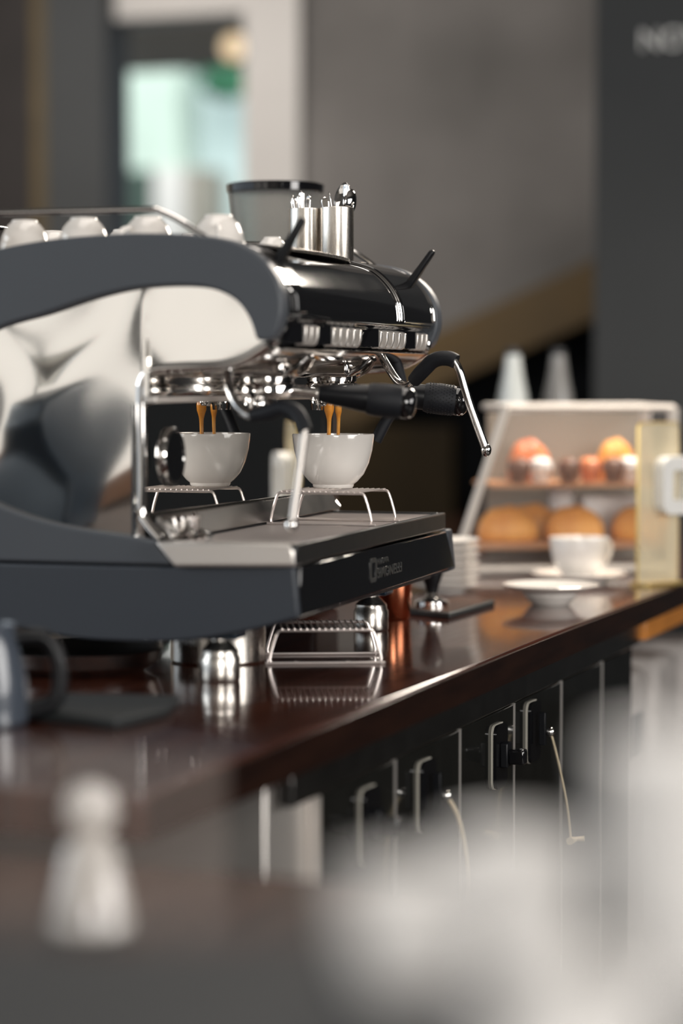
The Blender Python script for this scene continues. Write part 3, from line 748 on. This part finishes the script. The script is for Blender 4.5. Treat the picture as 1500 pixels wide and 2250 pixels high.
def pastry(x, y, z, sx, sy, sz, m, name, label, cat, group):
    bm = B(); bmesh.ops.create_uvsphere(bm, u_segments=24, v_segments=14, radius=1)
    for v in bm.verts:
        c = v.co; r = 1+.05*math.sin(c.x*9)*(1-abs(c.x))
        c.y *= r; c.z = max(c.z*r, -.35)
        c.x *= sx; c.y *= sy; c.z = (c.z+.35)*sz
        c.y += -.25*(c.x*c.x)/sx
    o = finish(name, bm, m, angle=70); o.location = dcp(x, y, z); o.rotation_euler = (0, 0, DR+random.uniform(-.15, .15))
    return tag(o, label, cat, group)
for i, (x, y, l) in enumerate([(.10, .06, 'golden croissant lowest in the case, nearest the slanted side'), (.235, .06, 'golden croissant in the middle of the lower shelf'),
                               (.37, .06, 'golden croissant at the far end of the lower shelf'), (.17, .14, 'golden croissant behind, left on the lower shelf')]):
    pastry(x, y, .0645, .060, .036, .052, 'pastry', 'croissant', l, 'croissant', 'croissants on the lower shelf')
for i, x in enumerate((.12, .17, .22, .27, .31, .35, .39)):
    m = ['choc', 'cream', 'choc', 'berry', 'choc', 'cream', 'choc'][i]
    col_ = {'choc': 'chocolate', 'cream': 'white iced', 'berry': 'red glazed'}[m]
    o = lathe('muffin', [(0, 0), (.016, 0), (.020, .020), (.024, .028), (.022, .040), (.012, .048), (0, .050)], m, n=24)
    o.location = dcp(x, .035+.03*(i % 2), .1805)
    tag(o, '%s muffin on the upper shelf, number %s from the slanted side' % (col_, ['one', 'two', 'three', 'four', 'five', 'six', 'seven'][i]), 'muffin', 'muffins on the upper shelf')
for x, y, z, m, l, s in ((.16, .135, .1805, 'berry', 'red glazed loaf standing at the left of the upper shelf', 1.0), (.34, .135, .1805, 'pastry', 'golden loaf cake at the right of the upper shelf', .9)):
    pastry(x, y, z, .045*s, .035, .062, m, 'cake_loaf', l, 'cake', None)
o = tag(box('cake_box', 0, .11, 0, .07, 0, .085, 'cream', bevel=.004), 'pale cake box standing behind the croissants', 'box'); o.location = dcp(.272, .125, .0645); o.rotation_euler = (0, 0, DR)
for x, l in ((.06, 'clear glass bowl low in the display case'),):
    o = lathe('glass_bowl', [(0, 0), (.03, 0), (.05, .026), (.048, .026), (.028, .003), (0, .003)], 'cream', n=30); o.location = dcp(.25, .06, .0205)
    tag(o, l.replace('clear glass', 'pale'), 'bowl')
o = lathe('napkin_roll', [(0, 0), (.026, 0), (.026, .10), (.024, .102), (0, .102)], 'cream', n=30); o.location = dcp(.238, .167, .0645)
tag(o, 'white paper roll standing behind the croissants in the case', 'paper roll')
# brass rimmed stand with a white zero
t = thing('table_number', 'pale yellow acrylic stand with a white zero at the right edge', 'number sign', (4.395, .955, COUNTER_Z), math.radians(-30))
rrp = rr(.055, .150, .01, .045, .152)
prism('acrylic_board', rrp, 'y', .004, .010, mat('yellow_acrylic', (.92, .84, .64), .15, trans=.6, ior=1.2), t)
bm = B(); add_tube(bm, [(x, .007, z) for x, z in rrp], .003, 6, closed=True); finish('board_rim', bm, 'brass', t)
box('board_base', -.005, .095, -.02, .03, 0, .006, 'brass', t, bevel=.001)
bm = B(); cx, cz = .078, .186
o_, i_ = rr(.047, .054, .022, cx, cz), rr(.019, .028, .005, cx, cz)
vo = [bm.verts.new((x, -.020, z)) for x, z in o_]; vi = [bm.verts.new((x, -.020, z)) for x, z in i_]
wo = [bm.verts.new((x, .004, z)) for x, z in o_]; wi = [bm.verts.new((x, .004, z)) for x, z in i_]
for k in range(20):
    j = (k+1) % 20
    bm.faces.new((vo[k], vo[j], vi[j], vi[k])); bm.faces.new((wo[j], wo[k], wi[k], wi[j])); bm.faces.new((vo[k], wo[k], wo[j], vo[j])); bm.faces.new((vi[k], vi[j], wi[j], wi[k]))
finish('zero', bm, 'sign', t)
# bottles behind the case
def bottle(x, y, tilt, m, label):
    t = thing('glass_bottle', label, 'bottle', (x, y, COUNTER_Z), 0, 'bottles behind the display case')
    lathe('bottle_body', [(0, 0), (.036, 0), (.038, .004), (.038, .30), (.034, .34), (.022, .40), (.017, .44), (0, .44)], m, t)
    lathe('bottle_cap', [(0, .44), (.018, .44), (.018, .455), (0, .455)], 'body', t)
    t.rotation_euler = (0, tilt, 0)
    return t
bottle(5.30, 1.455, 0, mat('pale_bottle', (.28, .30, .30), .2, coat=.5), 'pale glass bottle behind the display case, the brighter one')
bottle(5.40, 1.375, 0, mat('grey_bottle', (.10, .10, .10), .2, coat=.5), 'grey bottle behind the display case, right of the pale one')

# ------------------------------------------------------------------ grinder behind the machine with smoked hopper
gr = thing('coffee_grinder', 'coffee grinder behind the machine with smoked clear bean hopper', 'grinder', (3.76, 1.44, COUNTER_Z), MR)
box('grinder_body', -.07, .07, -.09, .09, 0.0, .56, 'black', gr, bevel=.01)
lathe('hopper', [(.0, .575), (.052, .575), (.066, .60), (.074, .66), (.078, .698), (.0765, .698), (.072, .66), (.064, .602), (.05, .578), (.0, .578)], 'smoke', gr, n=56)
lathe('hopper_rim', [(.0755, .690), (.0795, .692), (.0805, .704), (.076, .706), (.0745, .696)], 'gloss', gr, n=56, )
lathe('hopper_collar', [(0, .555), (.058, .555), (.060, .566), (.054, .5745), (0, .5745)], 'satinsteel', gr)
# unseen grinder-like shape, added so the side panel mirrors something dark blue
ng = thing('navy_reflection_shape', 'tall navy grinder-like shape outside the frame, added for its reflection in the side panel', 'grinder', (1.55, 1.86, .87), .3)
prism('grinder_body', [(-.14, 0), (.16, 0), (.15, .10), (.11, .20), (.15, .32), (.12, .42), (-.12, .46)], 'y', -.12, .16, 'navy', ng, bevel=.02)
lathe('hopper', [(0, .48), (.05, .48), (.09, .60), (.085, .60), (0, .50)], 'smoke', ng)

# ------------------------------------------------------------------ foreground
sc_ = thing('side_counter', 'blurred brown wooden side counter at the lower left', 'counter', (0, 0, 0))
box('side_top', 1.2, 1.97, .56, 2.3, .835, .866, 'sidewood', sc_, bevel=.004)
box('side_carcass', 1.25, 1.93, .62, 2.25, 0, .835, 'brownwall', sc_)
t = thing('acrylic_box', 'clear acrylic box at the lower left in front of the counter', 'box', (1.72, .70, .8665))
box('box_wall', 0, .004, 0.0, .20, 0, .146, 'acrylic', t); box('box_wall', -.18, -.176, 0.0, .20, 0, .146, 'acrylic', t)
box('box_wall', -.176, 0, 0, .004, 0, .146, 'acrylic', t)
box('box_lid', -.18, .004, 0.0, .20, .146, .150, 'acrylic', t)
t = thing('ceramic_shaker', 'blurred white cone-shaped ceramic shaker with round stopper', 'shaker', (1.665, .790, .8810))
o = lathe('coaster', [(0, 0), (.040, 0), (.042, .002), (.042, .0120), (.040, .0138), (0, .0138)], 'sidewood', n=40); o.location = (1.665, .790, .8668)
tag(o, 'round wooden coaster under the blurred white shaker', 'coaster')
lathe('shaker_body', [(0, 0), (.031, 0), (.033, .004), (.020, .064), (.014, .070), (0, .070)], 'ceramic', t)
lathe('shaker_stopper', [(0, .070), (.008, .070), (.019, .082), (.0215, .093), (.018, .106), (.008, .113), (0, .114)], 'ceramic', t)
ped = tag(prism('bar_ledge', [(.40, -.10), (1.0, .10), (.97, .34), (.925, .43), (.90, .70), (.40, .80)], 'z', .0, 1.071, 'grey_box', bevel=.02, seg=4), 'blurred dark grey ledge in the near foreground', 'ledge')
def fcup(x, y, k, label, z=1.0713, grp='blurred white cups on the near ledge'):
    t = thing('foreground_cup', label, 'cup', (x, y, z), .35, grp)
    lathe('bowl', [(0, 0), (.020*k, 0), (.022*k, .003*k), (.030*k, .025*k), (.033*k, .055*k), (.0315*k, .055*k), (.028*k, .026*k), (.018*k, .006*k), (0, .005*k)], 'stoneware', t)
    tube('handle', [(.030*k, 0, .045*k), (.042*k, 0, .045*k), (.044*k, 0, .028*k), (.029*k, 0, .018*k)], .003*k, 'stoneware', t)
fcup(.860, .276, .80, 'blurred white cup at the left of the foreground group')
fcup(.930, .252, .86, 'blurred white cup in the middle of the foreground group')
for i in range(2):
    fcup(.900, .176, 1.05, 'blurred white cup in the foreground stack, %s' % ['lower one', 'upper one'][i], z=1.0713+i*.036)
fcup(.700, .170, .9, 'blurred white cup lowest in the frame at the front')
